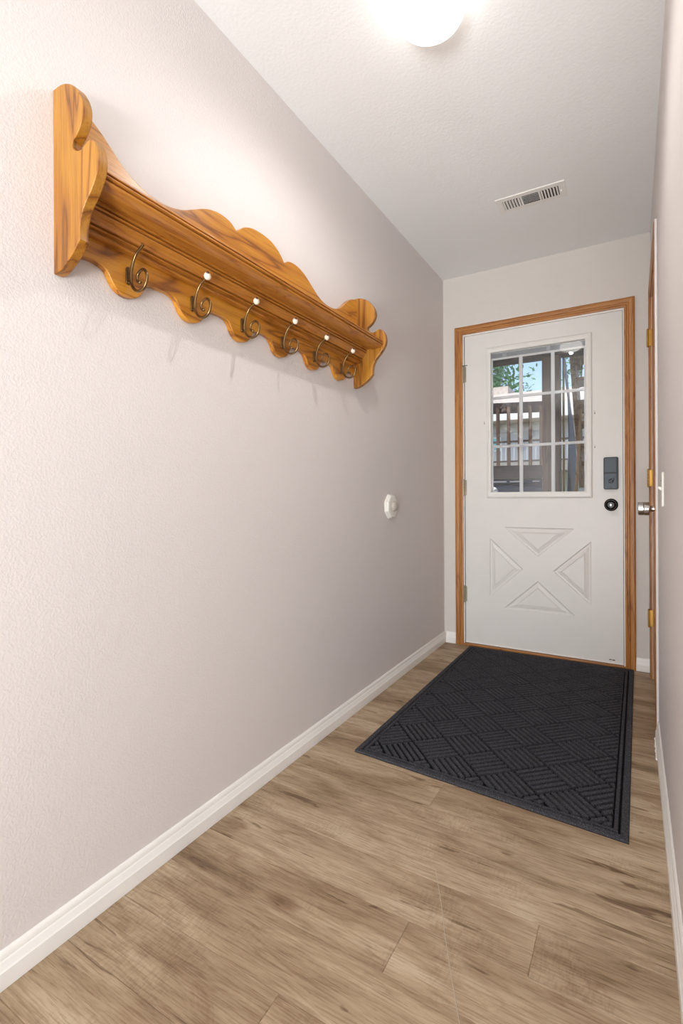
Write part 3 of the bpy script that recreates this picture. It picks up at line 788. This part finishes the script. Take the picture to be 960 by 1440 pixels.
# low shelf the small bags stand on
tb = root('patio_bench', (-.6, 4.15, -.1), 'dark timber bench across the porch just below the door window', 'bench')
obj('bench_top', B((-1.3, -.66, 4.02, 4.24, .955, .985)), M['deckwood_x'], tb, bev=.003); 
for x in (-1.25, -.72): obj('bench_leg', B((x-.03, x+.03, 4.06, 4.2, -.1, .955)), M['deckwood'], tb)
crumple('plastic_bag', (-.990, 4.13, 1.018), .034, (1.1, .8, 1.0), M['white'], 'crumpled white plastic bag at the bottom left pane of the door window', 'bag')
tb2 = root('side_table', (-.28, 4.42, -.1), 'small dark timber table outside the bottom right pane of the door window', 'table')
obj('table_top', B((-.42, -.05, 4.3, 4.58, .955, .98)), M['deckwood_x'], tb2, bev=.003)
for x, y in ((-.39, 4.33), (-.08, 4.33), (-.39, 4.55), (-.08, 4.55)): obj('table_leg', B((x-.02, x+.02, y-.02, y+.02, -.1, .955)), M['deckwood'], tb2)
cb = root('carton', (-.32, 4.42, .98), 'white carton with a red band at the bottom right pane of the door window', 'carton')
obj('body', B((-.372, -.25, 4.38, 4.47, .996, 1.045)), M['white'], cb, bev=.008); obj('band', B((-.365, -.255, 4.378, 4.472, .981, .996)), M['red'], cb)
# neighbour house
nh = root('neighbour_house', (-3, 18, 0), 'grey sided neighbouring house with pale roof beyond the railing', 'house')
obj('wall', B((-14, 6, 18, 24, -2, 3.9)), M['siding'], nh)
bm = bmesh.new(); prism(bm, [(17.2, 3.55), (20.2, 5.02), (25.0, 5.02), (25.0, 3.6), (17.2, 3.50)], 'x', -14.5, 6.5); obj('roof', bm, M['roof'], nh)
obj('ridge_block', B((-14, -4.25, 20.2, 22, 4.9, 5.32)), M['roof'], nh)
obj('fascia', B((-14.5, 6.5, 17.12, 17.2, 3.52, 3.98)), M['fascia'], nh)
obj('frieze', B((-14, 6, 17.95, 17.999, 3.2, 3.50)), M['siding'], nh)
w1 = obj('window_casing', B((-5.2, -4.02, 17.90, 17.999, 2.55, 3.05)), M['fascia'], nh); obj('window_pane', B((-5.1, -4.12, 17.88, 17.899, 2.60, 3.0)), M['winglass'], w1)
gr = obj('balcony_rail', B((-9, 3, 16.4, 16.46, 2.68, 2.74), (-9, 3, 16.4, 16.46, 2.05, 2.10)), M['deckwood_x'], nh)
bm = bmesh.new()
x = -6.0
while x < 0: box(bm, x-.015, x+.015, 16.41, 16.45, 2.1, 2.68); x += .13
bq = obj('balcony_baluster', bm, M['siding'], nh); bq['kind'] = 'stuff'
obj('balcony_floor', B((-9, 3, 16.4, 18, 1.75, 2.04)), M['concrete'], nh)
# trees
def tree(name, base, h, crown, n, leaf, seed, lab, tr=.16):
    rn = random.Random(seed); t = root(name, base, lab, 'tree', 'trees behind the neighbouring house'); b0 = Vector(base)
    bm = bmesh.new(); tips = []
    tube(bm, smooth_path([b0, b0+Vector((.1, 0, h*.35)), b0+Vector((-.1, .1, h*.6)), b0+Vector((.2, 0, h*.9))], 4), lambda q: tr*(1-.75*q), 10)
    for k in range(9):
        z = h*(.4+.05*k); a = rn.uniform(0, 6.28); s = b0+Vector((0, 0, z)); l = crown*rn.uniform(.6, 1.0)
        e = s+Vector((math.cos(a)*l, math.sin(a)*l*.6, l*.55)); m = (s+e)/2+Vector((0, 0, -.15*l))
        tube(bm, smooth_path([s, m, e], 4), lambda q: tr*.42*(1-.8*q), 8); tips += [e, m, (e+m)/2, s+(e-s)*.8]
    obj('trunk', bm, M['bark'], t)
    vs, fs = [], []
    for k in range(n):
        c = rn.choice(tips)+Vector((rn.gauss(0, 1), rn.gauss(0, 1), rn.gauss(0, .8)))*crown*.22
        u = Vector((rn.gauss(0, 1), rn.gauss(0, 1), rn.gauss(0, 1))).normalized(); w = u.orthogonal().normalized()
        s = leaf*rn.uniform(.6, 1.3); i = len(vs)
        vs += [c-u*s, c+w*s*.5, c+u*s, c-w*s*.5]; fs.append((i, i+1, i+2, i+3))
    me = bpy.data.meshes.new('foliage'); me.from_pydata([tuple(v) for v in vs], [], fs); link('foliage', me, M['leaf'], t)
tree('leafy_tree', (-10.4, 36, -1), 13.2, 4.0, 5600, .20, 4, 'dense leafy green tree above the pale roof, left of the window grid')
tree('leafy_tree', (-3.4, 42, -1), 15.0, 2.2, 520, .17, 9, 'sparser tree with open branches against the sky, next to the post')
tree('leafy_tree', (1.6, 35, -1), 13.0, 3.0, 3200, .2, 12, 'green tree glimpsed between the treads of the staircase')
gd = struct('ground', B((-30, 30, YD+.12, 60, -.9, -.41)), M['grass'])
struct('porch_floor', B((-3, 3, YD+.12, 4.7, -.41, -.1)), M['concrete'])

# ------------------------------------------------------------------ light
w = bpy.data.worlds.new('World'); bpy.context.scene.world = w; w.use_nodes = True; nt = w.node_tree; nt.nodes.clear()
wo = nt.nodes.new('ShaderNodeOutputWorld'); bg = nt.nodes.new('ShaderNodeBackground'); sk = nt.nodes.new('ShaderNodeTexSky')
sk.sky_type = 'NISHITA'; sk.sun_disc = False; sk.sun_elevation = R(48); sk.sun_rotation = R(215); sk.air_density = 1.0; sk.dust_density = 1.2; sk.ozone_density = 1.2
bg.inputs['Strength'].default_value = .20
nt.links.new(sk.outputs[0], bg.inputs[0]); nt.links.new(bg.outputs[0], wo.inputs[0])
def lamp(name, typ, loc, rot, energy, col, **k):
    l = bpy.data.lights.new(name, typ); l.energy = energy; l.color = col
    for a, b in k.items(): setattr(l, a, b)
    o = bpy.data.objects.new(name, l); C.objects.link(o); o.location = loc; o.rotation_euler = rot; return o
s = lamp('sun', 'SUN', (0, 0, 6), (0, 0, 0), 2.6, (1, .96, .9), angle=R(1))
s.rotation_euler = Vector((.55, .5, -.85)).to_track_quat('-Z', 'Y').to_euler()
# unseen area light added at the rear opening to brighten the hall
lamp('rear_opening_fill', 'AREA', ((rw0+rw1)/2, Y0-.05, 1.15), (R(95), 0, 0), 60, (.86, .93, 1), shape='RECTANGLE', size=rw1-rw0, size_y=2.1)
# two added fill lights behind the camera, one from above, one aimed up
lamp('overhead_fill', 'AREA', (.02, -2.2, HC-.08), (R(12), 0, 0), 20, (.97, .985, 1), shape='DISK', size=.6)
lamp('uplight_fill', 'AREA', (.04, -2.0, .35), (R(180-50), 0, 0), 62, (.95, .98, 1), shape='DISK', size=1.1, spread=R(130))
# the bulb of the hallway globe
lamp('globe_bulb', 'SPOT', (-.497, 1.362, 2.326), (0, 0, 0), 15, (1, .97, .94), spot_size=R(178), spot_blend=.6, shadow_soft_size=.016)

# ------------------------------------------------------------------ camera
cd = bpy.data.cameras.new('Camera'); cam = bpy.data.objects.new('Camera', cd); C.objects.link(cam)
cd.sensor_fit = 'AUTO'; cd.sensor_width = 36; cd.lens = 693.66*36/1440
cd.shift_y = -22.41/1440; cd.shift_x = 0; cd.clip_start = .02
cam.matrix_world = Matrix.Translation((0, 0, .9858)) @ Matrix.Rotation(R(30.5646), 4, 'Z') @ Matrix.Rotation(R(90), 4, 'X') @ Matrix.Rotation(R(-.2637), 4, 'Z')
sc = bpy.context.scene; sc.camera = cam
sc.view_settings.view_transform = 'Standard'; sc.view_settings.look = 'None'; sc.view_settings.exposure = .26; sc.view_settings.gamma = 1; sc.view_settings.use_curve_mapping = False
for o in bpy.data.objects:
    if '_w' in o: del o['_w']
